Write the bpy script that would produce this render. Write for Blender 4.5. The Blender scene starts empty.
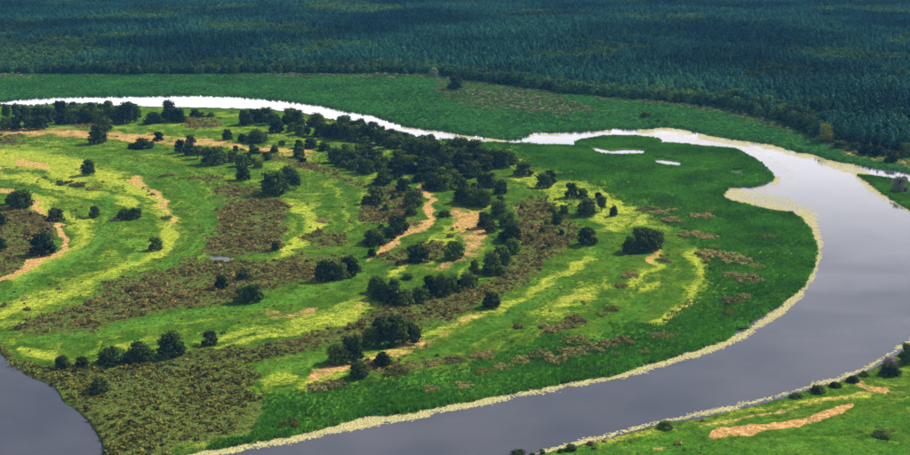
import bpy, math, random
import numpy as np
from mathutils import Vector

# ------------------------------------------------------------------ camera, sky, sun, exposure
random.seed(7)
rng = np.random.default_rng(7)
S = bpy.context.scene
COL = S.collection

H_CAM = 200.0                       # the picture is taken from a low aircraft
F_PX = 1321.0                       # focal length in survey pixels (910 wide)
PITCH = math.radians(14.35)
cam = bpy.data.cameras.new('camera')
cam.sensor_width = 36.0
cam.lens = 36.0 * F_PX / 910.0
cam.clip_start = 1.0
cam.clip_end = 120000.0
camo = bpy.data.objects.new('camera', cam)
camo.location = (0, 0, H_CAM)
camo.rotation_euler = (math.radians(90) - PITCH, 0, 0)
COL.objects.link(camo)
S.camera = camo

SUN_AZ = math.radians(57)           # clockwise from +Y (view direction) towards +X
SUN_EL = math.radians(41)
w = bpy.data.worlds.new('World'); S.world = w; w.use_nodes = True
nt = w.node_tree
sky = nt.nodes.new('ShaderNodeTexSky'); sky.sky_type = 'NISHITA'; sky.sun_disc = False
sky.sun_elevation = SUN_EL; sky.sun_rotation = SUN_AZ
sky.air_density = 1.0; sky.dust_density = 2.5; sky.ozone_density = 1.0
bg = nt.nodes['Background']; bg.inputs['Strength'].default_value = 0.05
# broken white cloud over the whole sky
tc = nt.nodes.new('ShaderNodeTexCoord')
cn = nt.nodes.new('ShaderNodeTexNoise'); cn.inputs['Scale'].default_value = 2.3; cn.inputs['Detail'].default_value = 6
mp = nt.nodes.new('ShaderNodeMapping'); mp.inputs['Scale'].default_value = (1, 1, 2.6)
cr = nt.nodes.new('ShaderNodeMapRange'); cr.inputs[1].default_value = 0.42; cr.inputs[2].default_value = 0.66
cr.interpolation_type = 'SMOOTHSTEP'; cr.inputs[4].default_value = 0.16
cm = nt.nodes.new('ShaderNodeMix'); cm.data_type = 'RGBA'
cm.inputs['B'].default_value = (38, 36.5, 37.5, 1)
nt.links.new(tc.outputs['Generated'], mp.inputs['Vector']); nt.links.new(mp.outputs[0], cn.inputs['Vector'])
nt.links.new(cn.outputs[0], cr.inputs[0])
# towards the horizon the clouds close up into one pale bank, the same all round
sx = nt.nodes.new('ShaderNodeSeparateXYZ'); nt.links.new(tc.outputs['Generated'], sx.inputs[0])
hb = nt.nodes.new('ShaderNodeMapRange'); hb.interpolation_type = 'SMOOTHSTEP'
nt.links.new(sx.outputs['Z'], hb.inputs[0])
for i_, v_ in enumerate((.33, .12, 0., 1.)): hb.inputs[i_ + 1].default_value = v_
mx = nt.nodes.new('ShaderNodeMath'); mx.operation = 'MAXIMUM'
nt.links.new(cr.outputs[0], mx.inputs[0]); nt.links.new(hb.outputs[0], mx.inputs[1]); nt.links.new(mx.outputs[0], cm.inputs['Factor'])
nt.links.new(sky.outputs[0], cm.inputs['A']); nt.links.new(cm.outputs['Result'], bg.inputs['Color'])

sl = bpy.data.lights.new('sun', 'SUN'); sl.energy = 5.0; sl.angle = math.radians(0.53); sl.color = (1.0, 0.92, 0.78)
so = bpy.data.objects.new('sun', sl); COL.objects.link(so)
sd = Vector((math.sin(SUN_AZ) * math.cos(SUN_EL), math.cos(SUN_AZ) * math.cos(SUN_EL), math.sin(SUN_EL)))
so.rotation_euler = sd.to_track_quat('Z', 'Y').to_euler()
so.location = (300, 800, 600)
vs = S.view_settings
vs.view_transform = 'Standard'; vs.look = 'None'; vs.gamma = 1.0; vs.use_curve_mapping = False
vs.exposure = 0.75
S.cycles.volume_bounces = 0
S.cycles.max_bounces = 6
S.cycles.transparent_max_bounces = 4

# ------------------------------------------------------------------ survey <-> ground
SP, CP = math.sin(PITCH), math.cos(PITCH)
def ground(px, py, z=0.0):
    """map survey coordinates -> world position at height z"""
    xn = (np.asarray(px, float) - 455.0) / F_PX
    yn = (np.asarray(py, float) - 227.5) / F_PX
    t = (H_CAM - z) / (SP + yn * CP)
    return t * xn, t * (CP - yn * SP)
def survey(x, y, z=0.0):
    dz = z - H_CAM
    d = y * CP - dz * SP
    u = y * SP + dz * CP
    return 455.0 + F_PX * x / d, 227.5 - F_PX * u / d
def px_per_m(px, py):
    yn = (py - 227.5) / F_PX
    return F_PX * (SP + yn * CP) / H_CAM
Y_HOR = 227.5 - F_PX * math.tan(PITCH)

# value noise in world metres
_perm = rng.random((256, 256))
def vnoise(x, y, s):
    x = np.asarray(x) / s; y = np.asarray(y) / s
    xi = np.floor(x).astype(int); yi = np.floor(y).astype(int)
    fx = x - xi; fy = y - yi
    fx = fx * fx * (3 - 2 * fx); fy = fy * fy * (3 - 2 * fy)
    a = _perm[xi & 255, yi & 255]; b = _perm[(xi + 1) & 255, yi & 255]
    c = _perm[xi & 255, (yi + 1) & 255]; d = _perm[(xi + 1) & 255, (yi + 1) & 255]
    return (a * (1 - fx) + b * fx) * (1 - fy) + (c * (1 - fx) + d * fx) * fy
def fbm(x, y, s):
    return (vnoise(x, y, s) * 0.55 + vnoise(x + 71.3, y + 13.7, s * 0.45) * 0.3 + vnoise(x - 31.1, y + 77.0, s * 0.2) * 0.15)

def sdf_poly(P, X, Y):
    """signed distance, positive inside, in survey units"""
    P = np.asarray(P, float)
    d2 = np.full(X.shape, 1e12); ins = np.zeros(X.shape, bool)
    n = len(P)
    for i in range(n):
        ax, ay = P[i]; bx, by = P[(i + 1) % n]
        ex, ey = bx - ax, by - ay
        L = ex * ex + ey * ey + 1e-9
        t = np.clip(((X - ax) * ex + (Y - ay) * ey) / L, 0, 1)
        d2 = np.minimum(d2, (X - ax - t * ex) ** 2 + (Y - ay - t * ey) ** 2)
        if abs(ey) > 1e-9:
            c = ((ay > Y) != (by > Y)) & (X < ex * (Y - ay) / ey + ax)
            ins ^= c
    d = np.sqrt(d2)
    return np.where(ins, d, -d)
def d_line(P, X, Y):
    P = np.asarray(P, float)
    d2 = np.full(X.shape, 1e12)
    for i in range(len(P) - 1):
        ax, ay = P[i]; bx, by = P[i + 1]
        ex, ey = bx - ax, by - ay
        t = np.clip(((X - ax) * ex + (Y - ay) * ey) / (ex * ex + ey * ey + 1e-9), 0, 1)
        d2 = np.minimum(d2, (X - ax - t * ex) ** 2 + ((Y - ay - t * ey)) ** 2)
    return np.sqrt(d2)
def smooth(a, b, x):
    t = np.clip((x - a) / (b - a), 0, 1)
    return t * t * (3 - 2 * t)

# ------------------------------------------------------------------ the map: shorelines
NORTH_BANK = [(-400, 112), (-60, 104), (0, 101.5), (33, 98.5), (63, 97), (96, 96.8), (136, 96.2), (182, 95.5), (230, 96.7), (260, 98.5), (288, 101.7),
              (316, 105), (331, 108), (349, 112), (371, 115), (387, 120.7), (404, 126), (422, 129.5), (440, 130.8), (460, 134.6),
              (480, 136.6), (508, 140.4), (520, 139.6), (528, 136), (533, 132.8), (561, 132.5), (596, 131.5), (617, 128.7), (637, 129.8),
              (664, 127.7), (680, 128.7), (710, 135.8), (743, 140.9), (773, 144.7), (786, 149.7), (814, 154.8), (829, 159.8), (857, 165.6),
              (872, 168), (893, 171), (915, 174), (960, 178), (1300, 200)]
EAST_BANK = [(1300, 262), (960, 236), (925, 222)]      # beyond the right edge
SOUTH_BANK = [(1500, 150), (1300, 200), (1010, 280), (950, 320), (910, 347), (887, 361), (867, 371.6), (842, 381), (811, 389), (781, 398.6), (730, 411.5), (680, 421.4), (657, 426),
              (606, 439), (560, 449), (530, 457), (470, 480), (380, 530), (300, 640)]
INNER_BANK = [(100, 640), (140, 500), (165, 462), (185, 455), (205, 451), (240, 445), (270, 440), (300, 434), (330, 427), (365, 416), (400, 414), (430, 409), (480, 399.4),
              (510, 394), (536, 388.7), (568, 382), (586, 379.5), (612, 376), (628, 371), (645, 364), (662, 361), (680, 355.8), (703, 348), (725, 340.7),
              (741, 327), (763, 315), (781, 304), (799, 290), (806, 282), (814, 264), (816.5, 248), (810, 229.4), (801, 219.3), (791, 213.5),
              (771, 211.7), (751, 206.6), (730, 201.6), (720, 196.5), (729, 187.7), (753, 186.4), (766, 183), (775, 178.8), (768, 171), (761, 163.6),
              (747, 155.5), (735, 149.7), (708, 147.2), (680, 144.7), (655, 143.6), (661, 140.4), (652, 137.8), (627, 136.6), (601, 137), (581, 140.4),
              (575, 143), (579, 146.3), (568, 146.5), (523, 143.6), (493, 144), (460, 142), (452, 141), (422, 138), (407, 134.5), (382, 129.5), (356, 123),
              (331, 119), (301, 112.5), (268, 109), (230, 108), (187, 107), (141, 106), (101, 104), (68, 103.8), (33, 105.5), (0, 104.8), (-60, 109), (-400, 118)]
RIVER = NORTH_BANK + SOUTH_BANK[1:] + INNER_BANK
POND = [(-500, 290), (-60, 330), (0, 352.6), (7.6, 362), (22.7, 373), (43, 381.7), (55.6, 388), (64.4, 403), (83.4, 415.8), (93.5, 429.7), (101, 443.6), (107, 456), (114, 475), (80, 640), (-700, 640)]
SLIVERS = [[(592, 147.6), (601, 149), (611, 151.2), (627, 150), (645, 150.6), (643, 153.4), (622, 154), (605, 153.6), (596, 151)],
           [(654, 159.8), (667, 160.5), (681, 163), (680, 165.6), (667, 164.6), (657, 162.4)],
           [(208, 258), (214, 257), (226, 257.6), (238, 259), (232, 261), (216, 261)],
           [(731, 172.5), (742, 172), (742, 174), (732, 174)]]
ISLET = [(857, 175), (877, 177.6), (892, 179.6), (912, 184), (990, 205), (990, 250), (930, 221), (910, 210.4), (902, 206.6), (884, 194), (872, 185)]

def water_sd(X, Y):
    """positive on land"""
    d = sdf_poly(RIVER, X, Y)
    d = np.minimum(d, -sdf_poly(ISLET, X, Y))
    for q in SLIVERS: d = np.maximum(d, sdf_poly(q, X, Y))
    d = np.maximum(d, sdf_poly(POND, X, Y))
    return -d

# ------------------------------------------------------------------ the map: what grows where
# (class, polygon, softness)
REED = [(395, 128), (452, 136), (500, 147), (530, 163), (566, 173), (610, 187), (640, 203), (680, 226), (700, 243), (716, 262), (713, 290), (692, 312), (662, 331),
        (640, 330), (600, 338), (570, 342), (520, 352), (480, 366), (430, 374), (385, 384), (330, 394), (272, 395), (255, 402), (240, 418), (220, 450),
        (250, 470), (480, 405), (600, 385), (700, 362), (800, 305), (840, 250), (830, 215), (790, 195), (790, 165), (700, 140), (640, 130), (570, 130), (560, 152), (480, 140)]
FARMEADOW = [(-400, 70), (0, 74), (200, 74), (430, 74), (520, 86), (600, 97), (690, 104), (760, 116), (800, 130), (850, 142), (920, 150), (1300, 190),
             (1300, 205), (920, 178), (840, 166), (770, 150), (690, 136), (600, 136), (470, 142), (380, 122), (290, 108), (180, 102), (0, 106), (-400, 116)]
SCRUB = [
    [(218, 203), (250, 198), (287, 199), (291, 215), (288, 232), (285, 248), (268, 256), (235, 256), (203, 256), (200, 248), (212, 235), (222, 220)],
    [(7, 329), (33, 321), (82, 304), (115, 283), (148, 273), (185, 260), (211, 263), (270, 263), (300, 253), (340, 260), (362, 264), (352, 276), (316, 285), (300, 287), (267, 294), (231, 307), (185, 312), (132, 322), (89, 334), (43, 339)],
    [(-20, 340), (0, 346), (30, 364), (60, 366), (110, 368), (150, 360), (205, 349), (260, 349), (295, 352), (287, 358), (241, 367), (265, 377), (241, 390), (263, 399), (263, 423), (250, 434), (177, 451), (160, 465), (110, 480), (100, 440), (83, 416), (64, 403), (55, 388), (22, 373), (0, 355), (-20, 350)],
    [(250, 352), (293, 339), (359, 319), (398, 308), (448, 296), (501, 280), (514, 260), (524, 240), (540, 240), (552, 256), (524, 289), (481, 308), (461, 319), (425, 329), (359, 339), (309, 355), (250, 367), (225, 368)],
    [(513, 206), (543, 199), (566, 216), (579, 239), (566, 255), (533, 272), (500, 286), (505, 268), (520, 249), (513, 226)],
    [(372, 186), (408, 189), (412, 209), (418, 219), (395, 224), (365, 227), (358, 215)],
    [(306, 237), (326, 232), (349, 237), (352, 243), (336, 247), (309, 251)],
    [(-30, 200), (0, 205), (40, 214), (50, 221), (53, 235), (40, 258), (25, 268), (0, 282), (-30, 290)],
    [(300, 160), (330, 168), (350, 178), (372, 186), (360, 190), (335, 178), (305, 172), (270, 165), (240, 150), (265, 152)],
    [(205, 195), (225, 186), (262, 190), (270, 197), (230, 200)],
    [(384, 250), (420, 246), (452, 250), (448, 258), (420, 268), (390, 266), (378, 258)],
    [(0, 137), (28, 139), (50, 144), (20, 146), (0, 146)],
    [(60, 122), (110, 124), (112, 128), (70, 127)], [(180, 120), (222, 120), (228, 129), (190, 129)],
    [(190, 178), (214, 176), (226, 181), (208, 186), (192, 183)],
    [(355, 364), (408, 364), (428, 360), (494, 352), (496, 357), (430, 366), (408, 375), (365, 378)],
]
FARSCRUB = [
    [(460, 82), (500, 86), (546, 92), (580, 106), (595, 114), (560, 115), (518, 113), (470, 109), (450, 100), (430, 90), (440, 84)],
    [(-100, 70), (0, 73), (30, 75), (32, 78), (0, 80), (-100, 78)],
    [(230, 72), (430, 73), (520, 85), (620, 96), (690, 103), (760, 116), (800, 131), (830, 145), (905, 158), (905, 164), (840, 152), (795, 138), (740, 120), (690, 109), (620, 101), (540, 93), (470, 88), (430, 79), (340, 78), (240, 76)],
]
MEADOW_FAR_DIM = None
BRIGHT_L = [([(-40, 152), (0, 154), (33, 156), (66, 164), (99, 176), (132, 189), (158, 205), (171, 222), (175, 235), (165, 243), (142, 261), (109, 279), (66, 295), (16, 311), (-40, 325)], 6, 7),
            ([(0, 160), (50, 170), (80, 180)], 7, 6),
            ([(36, 205), (73, 222), (84, 232), (76, 250), (43, 268), (16, 281)], 6, 5),
            ([(0, 176), (40, 182), (70, 195), (110, 200), (130, 206)], 2.5, 3),
            ([(286, 206), (313, 212), (316, 225), (299, 245), (280, 256)], 6, 8),
            
            ([(250, 332), (316, 324), (382, 309), (400, 298)], 2.2, 4), ([(200, 345), (255, 333), (320, 318), (370, 304)], 2, 4), ([(255, 341), (310, 330), (360, 318)], 1.5, 3),
            ([(359, 366), (402, 352), (435, 336), (481, 317), (524, 299), (550, 283)], 3.5, 4),
            ([(433, 262), (445, 240), (470, 222), (478, 205)], 5, 6), ([(395, 275), (430, 250), (448, 235)], 3, 4),
            ([(500, 313), (533, 293), (573, 270), (595, 258)], 3.5, 4),
            ([(632, 286), (652, 274), (658, 262), (655, 252)], 3, 4), ([(640, 290), (660, 285)], 3, 4),
            ([(660, 324), (685, 307), (704, 283), (694, 255)], 6, 6),
            ([(50, 377), (110, 366), (130, 372)], 1.5, 3), ([(90, 392), (120, 402), (135, 415)], 1.3, 3), ([(60, 368), (85, 382), (92, 398)], 1.3, 3), ([(20, 352), (60, 364)], 2, 3), ([(215, 351), (260, 342)], 1.5, 3),
            ([(300, 390), (340, 374), (360, 366)], 3, 6), ([(262, 386), (290, 378)], 2, 5),
            ([(700, 420), (790, 405), (870, 398)], 1.5, 3), ([(600, 445), (680, 430), (730, 425)], 3, 5),
            ([(520, 170), (545, 185), (560, 205)], 5, 7)]
BRIGHT_P = [([(526, 318), (549, 304), (575, 284), (600, 278), (612, 290), (590, 306), (570, 318), (545, 322)], 6),
            ([(505, 172), (533, 172), (566, 176), (605, 193), (632, 209), (665, 226), (678, 233), (645, 230), (625, 229), (615, 241), (592, 228), (590, 212), (566, 203), (540, 191), (510, 183)], 6),
            ([(0, 150), (60, 150), (80, 160), (30, 172), (0, 172)], 8)]
LUSH_L = [([(105, 205), (115, 225), (92, 250), (50, 273), (0, 299), (-40, 312)], 7, 6),
          ([(112, 160), (165, 174), (196, 199), (212, 222), (209, 236), (190, 255), (140, 276), (99, 289)], 4.5, 6),
          ([(120, 240), (150, 250), (130, 262)], 3, 5),
          ([(404, 370), (461, 345), (507, 322), (547, 296), (570, 282)], 6, 5),
          ([(30, 345), (100, 335), (180, 320), (250, 309), (316, 295), (362, 276)], 5, 6),
          ([(270, 375), (320, 365), (350, 355)], 6, 6), ([(225, 385), (270, 370)], 3, 4), ([(300, 325), (350, 310), (395, 295)], 1.5, 3), ([(200, 338), (290, 322)], 1.2, 3),
          ([(640, 300), (632, 320), (600, 330)], 8, 8), ([(590, 250), (620, 262), (610, 280)], 6, 8), ([(0, 148), (60, 154), (110, 158)], 2, 4),
          ([(600, 450), (700, 437), (800, 432), (900, 425)], 9, 8), ([(560, 460), (660, 450), (800, 450), (910, 455)], 12, 8)]
DRY_L = [([(132, 179), (148, 192), (162, 204), (172, 220)], 4, 5, .75), ([(20, 165), (46, 168)], 3.5, 4, .85), ([(-20, 172), (0, 170)], 3, 4, .6), ([(80, 168), (92, 172)], 2, 3, .6),
         ([(36, 208), (56, 228), (62, 240), (62, 250), (36, 265), (13, 277), (-10, 286)], 3.2, 3, .95), ([(0, 190), (20, 196), (36, 206)], 2.5, 3, .7),
         ([(-40, 132), (0, 133), (50, 133), (99, 136), (158, 141), (211, 144)], 3.5, 3, .8), ([(150, 138), (185, 143)], 3, 3, .8), ([(211, 144), (250, 149), (290, 152), (312, 156)], 3, 3, .75),
         ([(420, 190), (427, 198), (432, 209), (428, 224), (408, 234), (392, 243), (379, 252)], 3.6, 2.5, 1.0), ([(379, 252), (368, 262)], 1.5, 3, .8),
         ([(272, 317), (316, 314)], 2.5, 4, .85), ([(250, 319), (275, 315)], 1.5, 3, .6), ([(359, 312), (372, 304)], 1.5, 3, .6),
         ([(310, 377), (340, 372), (375, 364), (402, 353), (425, 346)], 4, 5, .8), ([(445, 328), (460, 325), (485, 314)], 2.5, 4, .8), ([(415, 354), (445, 340)], 2, 4, .6),
         ([(654, 255), (652, 265)], 3.5, 4, .85), ([(668, 318), (690, 302)], 3.5, 5, .8), ([(690, 262), (698, 252)], 2, 4, .4), ([(555, 300), (590, 300)], 3, 5, .35),
         ([(720, 437), (765, 431), (800, 424), (848, 411)], 3.6, 1.5, 1.6), ([(735, 435), (800, 427)], 4.2, 1.5, 1.6), ([(702, 430), (740, 423), (770, 414)], 0.9, 1.2, .95), ([(775, 413), (830, 402), (862, 396), (905, 395)], 1.2, 2, .7), ([(860, 385), (872, 392), (890, 394)], 4, 3, .8), ([(590, 444), (655, 430), (700, 422)], 1, 2, .6), ([(655, 453), (668, 452)], 1, 2, .7),
         ([(515, 212), (530, 210)], 5, 4, .5), ([(195, 345), (205, 344)], 2, 3, .5), ([(90, 345), (60, 356)], 1.5, 3, .2),
         ([(825, 128), (833, 134), (832, 140)], 3, 3, .8), ([(858, 146), (885, 150), (920, 155)], 3, 3, .75), ([(845, 154), (875, 160), (912, 166)], 2, 2, .6)]
DRY_P = [([(451, 210), (481, 209), (491, 225), (493, 240), (477, 259), (448, 275), (432, 272), (458, 258), (464, 247), (455, 235), (450, 220)], 6, .85)]

def masks(X, Y, wx, wy):
    """bright, lush, dry, scrub, far (open land beyond the river), forest"""
    nx = (fbm(wx, wy, 16) - .5) * 22; ny = (fbm(wx + 400, wy + 90, 16) - .5) * 9
    A, B = X + nx, Y + ny
    br = np.zeros(X.shape); lu = np.zeros(X.shape); dr = np.zeros(X.shape); sc = np.zeros(X.shape); fa = np.zeros(X.shape)
    for P, hw, so_ in BRIGHT_L: br = np.maximum(br, 1 - smooth(hw - so_ * 1.3, hw + so_ * 2.0, d_line(P, A, B)))
    for P, so_ in BRIGHT_P: br = np.maximum(br, .9 * smooth(-so_ * 1.2, so_ * 1.6, sdf_poly(P, A, B)))
    for P, hw, so_ in LUSH_L: lu = np.maximum(lu, .7 * (1 - smooth(hw - so_ * 1.0, hw + so_ * 1.3, d_line(P, A, B))))
    lu = np.maximum(lu, smooth(-9, 8, sdf_poly(REED, A, B)))
    fa = smooth(-1.0, 1.5, sdf_poly(FARMEADOW, A, B))
    lu = np.maximum(lu, fa)
    lu = np.maximum(lu, smooth(-1, 1, sdf_poly(ISLET, A, B)))
    for P, hw, so_, k in DRY_L: dr = np.maximum(dr, k * (1 - smooth(hw - so_ * .8, hw + so_ * 1.1, d_line(P, A, B))))
    for P, so_, k in DRY_P: dr = np.maximum(dr, k * smooth(-so_ * .8, so_ * 1.3, sdf_poly(P, A, B)))
    for P in SCRUB: sc = np.maximum(sc, smooth(-3.5, 5.0, sdf_poly(P, A, B)))
    for P in FARSCRUB: sc = np.maximum(sc, .8 * smooth(-1.5, 1.5, sdf_poly(P, A, B)))
    # old scroll bars: streaks run parallel to the mapped strips
    d = np.full(X.shape, 1e6)
    for T in (BRIGHT_L, LUSH_L, DRY_L):
        for q in T: d = np.minimum(d, d_line(q[0], A, B))
    wob = fbm(wx, wy, 40) * 4
    st = np.clip((vnoise(d + 50 * wob * .1, wob + wx * .012, 3.2) * .6 + vnoise(d + 9, wob + wy * .01, 2.4) * .4 - .5) * 1.5 + .5, 0, 1)
    mot = fbm(wx, wy, 6)
    br = np.clip(br * (.35 + .75 * st + .7 * (mot - .35)), 0, 1)
    lu = np.clip(lu + .55 * (st - .62) * (fa < .5) , 0, 1)
    dr = np.clip(dr * (.50 + .5 * st + 1.2 * (mot - .4)), 0, 1.1)
    global STREAK
    STREAK = st
    return br, lu, dr, sc, fa

FOREST_EDGE = [(-600, 66), (-200, 72), (0, 74), (120, 75), (300, 74), (430, 75), (470, 81), (520, 88), (560, 94), (620, 99), (680, 104), (723, 110), (778, 122), (801, 132),
               (818, 141), (850, 145), (880, 150), (912, 156), (960, 164), (1200, 200), (1700, 260)]
def forest_sd(X, Y):
    e = np.array(FOREST_EDGE)
    return np.interp(X, e[:, 0], e[:, 1]) - Y

def land_z(X, Y, wx, wy):
    s = water_sd(X, Y)
    far = np.clip((240.0 - np.minimum(Y, 240)) / 150.0, 0, 1)
    jag = (fbm(wx, wy, 5.0) - .5) * (3.2 - 1.8 * far) + (fbm(wx, wy, 1.7) - .5) * 1.2
    s2 = s + jag * smooth(12, 0, np.abs(s))
    z = np.clip(s2 * 0.45, -1.6, 0.75)
    z = z + smooth(4, 14, s) * (.35 + (fbm(wx, wy, 45) - .5) * 3.0 + (fbm(wx, wy, 11) - .5) * 1.1)
    z = np.where(s > 3, np.maximum(z, .30), z)
    return z, s2

# ------------------------------------------------------------------ helpers
class NB:
    def __init__(self, name):
        self.m = bpy.data.materials.new(name); self.m.use_nodes = True
        self.t = self.m.node_tree; self.t.nodes.clear()
        self.out = self.t.nodes.new('ShaderNodeOutputMaterial')
    def n(self, typ, **kw):
        o = self.t.nodes.new('ShaderNode' + typ)
        for k, v in kw.items(): setattr(o, k, v)
        return o
    def l(self, a, b): self.t.links.new(a, b)
    def noise(self, scale, detail=3, vec=None, rough=.55):
        o = self.n('TexNoise'); o.inputs['Scale'].default_value = scale; o.inputs['Detail'].default_value = detail
        o.inputs['Roughness'].default_value = rough
        if vec is not None: self.l(vec, o.inputs['Vector'])
        return o.outputs[0]
    def math(self, op, a, b=None, c=None):
        o = self.n('Math', operation=op)
        for i, v in enumerate((a, b, c)):
            if v is None: continue
            if isinstance(v, (int, float)): o.inputs[i].default_value = v
            else: self.l(v, o.inputs[i])
        return o.outputs[0]
    def rng(self, v, a, b, c=0., d=1., sm=True):
        o = self.n('MapRange')
        if sm: o.interpolation_type = 'SMOOTHSTEP'
        self.l(v, o.inputs[0])
        for i, q in enumerate((a, b, c, d)): o.inputs[i + 1].default_value = q
        return o.outputs[0]
    def mix(self, f, a, b, blend='MIX'):
        o = self.n('Mix', data_type='RGBA', blend_type=blend)
        for k, v in (('Factor', f), ('A', a), ('B', b)):
            if isinstance(v, (int, float)): o.inputs[k].default_value = v
            elif isinstance(v, tuple): o.inputs[k].default_value = (*v, 1) if len(v) == 3 else v
            else: self.l(v, o.inputs[k])
        return o.outputs['Result']
    def val(self, col, f):
        """multiply a colour by a value socket"""
        o = self.n('VectorMath', operation='SCALE')
        if isinstance(col, tuple): o.inputs[0].default_value = col
        else: self.l(col, o.inputs[0])
        if isinstance(f, (int, float)): o.inputs['Scale'].default_value = f
        else: self.l(f, o.inputs['Scale'])
        return o.outputs[0]

def leaf_material(name, c_dark, c_light, rough=.75, trans=.25, spread=.35, tint=(1.15, .95, .7), stands=False):
    b = NB(name)
    geo = b.n('NewGeometry'); oi = b.n('ObjectInfo')
    f = b.math('ADD', b.math('MULTIPLY', geo.outputs['Random Per Island'], .65), b.math('MULTIPLY', oi.outputs['Random'], .35))
    col = b.mix(f, c_dark, c_light)
    v = b.math('ADD', 1 - spread, b.math('MULTIPLY', oi.outputs['Random'], 2 * spread))
    col = b.val(col, v)
    if stands:      # tone by stand age and species, doubling as painted cloud shadow
        sn = b.n('TexNoise'); sn.inputs['Scale'].default_value = .0042 if stands is True else stands; sn.inputs['Detail'].default_value = 3
        b.l(oi.outputs['Location'], sn.inputs['Vector'])
        col = b.val(col, b.rng(sn.outputs[0], .36, .64, .45 if stands is True else .72, 1.5 if stands is True else 1.22))
        sn2 = b.n('TexNoise'); sn2.inputs['Scale'].default_value = .011 if stands is True else stands * 2.3; b.l(oi.outputs['Location'], sn2.inputs['Vector'])
        col = b.mix(b.rng(sn2.outputs[0], .55, .7), col, b.mix(1.0, col, (1.5, 1.25, .8), 'MULTIPLY'))
    wn = b.n('TexWhiteNoise', noise_dimensions='1D'); b.l(oi.outputs['Random'], wn.inputs['W'])
    col = b.mix(b.math('MULTIPLY', wn.outputs['Value'], .6), col, b.mix(1.0, col, tint, 'MULTIPLY'))
    d = b.n('BsdfDiffuse'); b.l(col, d.inputs['Color'])
    t = b.n('BsdfTranslucent'); b.l(col, t.inputs['Color'])
    g = b.n('BsdfGlossy'); g.inputs['Roughness'].default_value = .55; g.inputs['Color'].default_value = (.35, .38, .4, 1)
    m1 = b.n('MixShader'); m1.inputs[0].default_value = trans; b.l(d.outputs[0], m1.inputs[1]); b.l(t.outputs[0], m1.inputs[2])
    m2 = b.n('MixShader'); m2.inputs[0].default_value = .012; b.l(m1.outputs[0], m2.inputs[1]); b.l(g.outputs[0], m2.inputs[2])
    b.l(m2.outputs[0], b.out.inputs['Surface'])
    return b.m

def plain_material(name, c, c2=None, scale=3.0, rough=.9):
    b = NB(name); p = b.n('BsdfPrincipled'); p.inputs['Roughness'].default_value = rough
    tcn = b.n('TexCoord')
    nz = b.noise(scale, 4, tcn.outputs['Object'])
    b.l(b.mix(b.rng(nz, .3, .7), c, c2 or tuple(x * .6 for x in c)), p.inputs['Base Color'])
    b.l(p.outputs[0], b.out.inputs['Surface'])
    return b.m

M = {}
M['leaf'] = leaf_material('broadleaf_foliage', (.006, .017, .003), (.062, .100, .014), trans=.15, spread=.45)
M['leaf_far'] = leaf_material('far_broadleaf_foliage', (.020, .058, .016), (.055, .125, .034), trans=.2, spread=.3, stands=True)
M['pine'] = leaf_material('pine_needles', (.005, .034, .025), (.028, .104, .066), trans=.12, stands=True, spread=.28, tint=(1.05, 1.0, .85))  # needle colour made bluer, part of the distance haze painted in
M['lime'] = leaf_material('yellow_green_foliage', (.085, .125, .018), (.19, .23, .036), trans=.3, spread=.1)
M['silver'] = leaf_material('silver_willow_foliage', (.10, .13, .09), (.24, .27, .21), trans=.2, spread=.1)
M['scrub'] = leaf_material('brown_scrub', (.070, .074, .016), (.290, .240, .072), trans=.18, spread=.35, tint=(1.15, .92, .75))
M['scrub_green'] = leaf_material('olive_scrub', (.038, .056, .008), (.210, .200, .036), trans=.22, spread=.45, tint=(1.1, .95, .6))
M['scrub_far'] = leaf_material('grey_green_scrub', (.07, .095, .045), (.22, .23, .12), trans=.15, spread=.3)
M['reed'] = leaf_material('green_reeds', (.022, .098, .004), (.074, .235, .010), stands=.03, trans=.3, spread=.18, tint=(1.1, 1.0, .8))
M['reed_far'] = leaf_material('far_reeds', (.016, .078, .014), (.048, .185, .030), stands=.015, trans=.25, spread=.3, tint=(1.2, 1.0, .9))
M['grass'] = leaf_material('meadow_grass', (.055, .130, .010), (.17, .26, .025), trans=.3, spread=.25, tint=(1.2, 1.0, .8))
M['weed'] = leaf_material('pale_water_weed', (.56, .53, .23), (.63, .59, .29), trans=.1, spread=.05, tint=(1.03, .98, .88))
M['mound'] = leaf_material('brown_shrub_leaves', (.055, .064, .016), (.230, .205, .066), trans=.15, spread=.3, tint=(1.08, .96, .82))
M['bark'] = plain_material('grey_brown_bark', (.09, .065, .045))
M['pinebark'] = plain_material('orange_pine_bark', (.16, .08, .04))
M['redbush'] = leaf_material('reddish_scrub', (.07, .035, .02), (.17, .085, .05), spread=.2)
M['pinkgrey'] = leaf_material('grey_flowering_scrub', (.20, .17, .16), (.42, .36, .36), spread=.1)

def mesh_obj(name, v, f, mat, parent=None, smooth_=False):
    me = bpy.data.meshes.new(name)
    v = np.asarray(v, np.float32); f = np.asarray(f, np.int32)
    me.vertices.add(len(v)); me.vertices.foreach_set('co', v.ravel())
    k = f.shape[1]
    me.loops.add(f.size); me.loops.foreach_set('vertex_index', f.ravel())
    me.polygons.add(len(f)); me.polygons.foreach_set('loop_start', np.arange(len(f), dtype=np.int32) * k)
    me.update(calc_edges=True); me.validate()
    if smooth_: me.polygons.foreach_set('use_smooth', np.ones(len(f), bool))
    if mat: me.materials.append(mat)
    o = bpy.data.objects.new(name, me)
    return o
def link(o, parent=None):
    COL.objects.link(o)
    if parent: o.parent = parent
    return o
def tag(o, label=None, cat=None, group=None, kind=None):
    if label: o['label'] = label
    if cat: o['category'] = cat
    if group: o['group'] = group
    if kind: o['kind'] = kind
    return o

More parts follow.
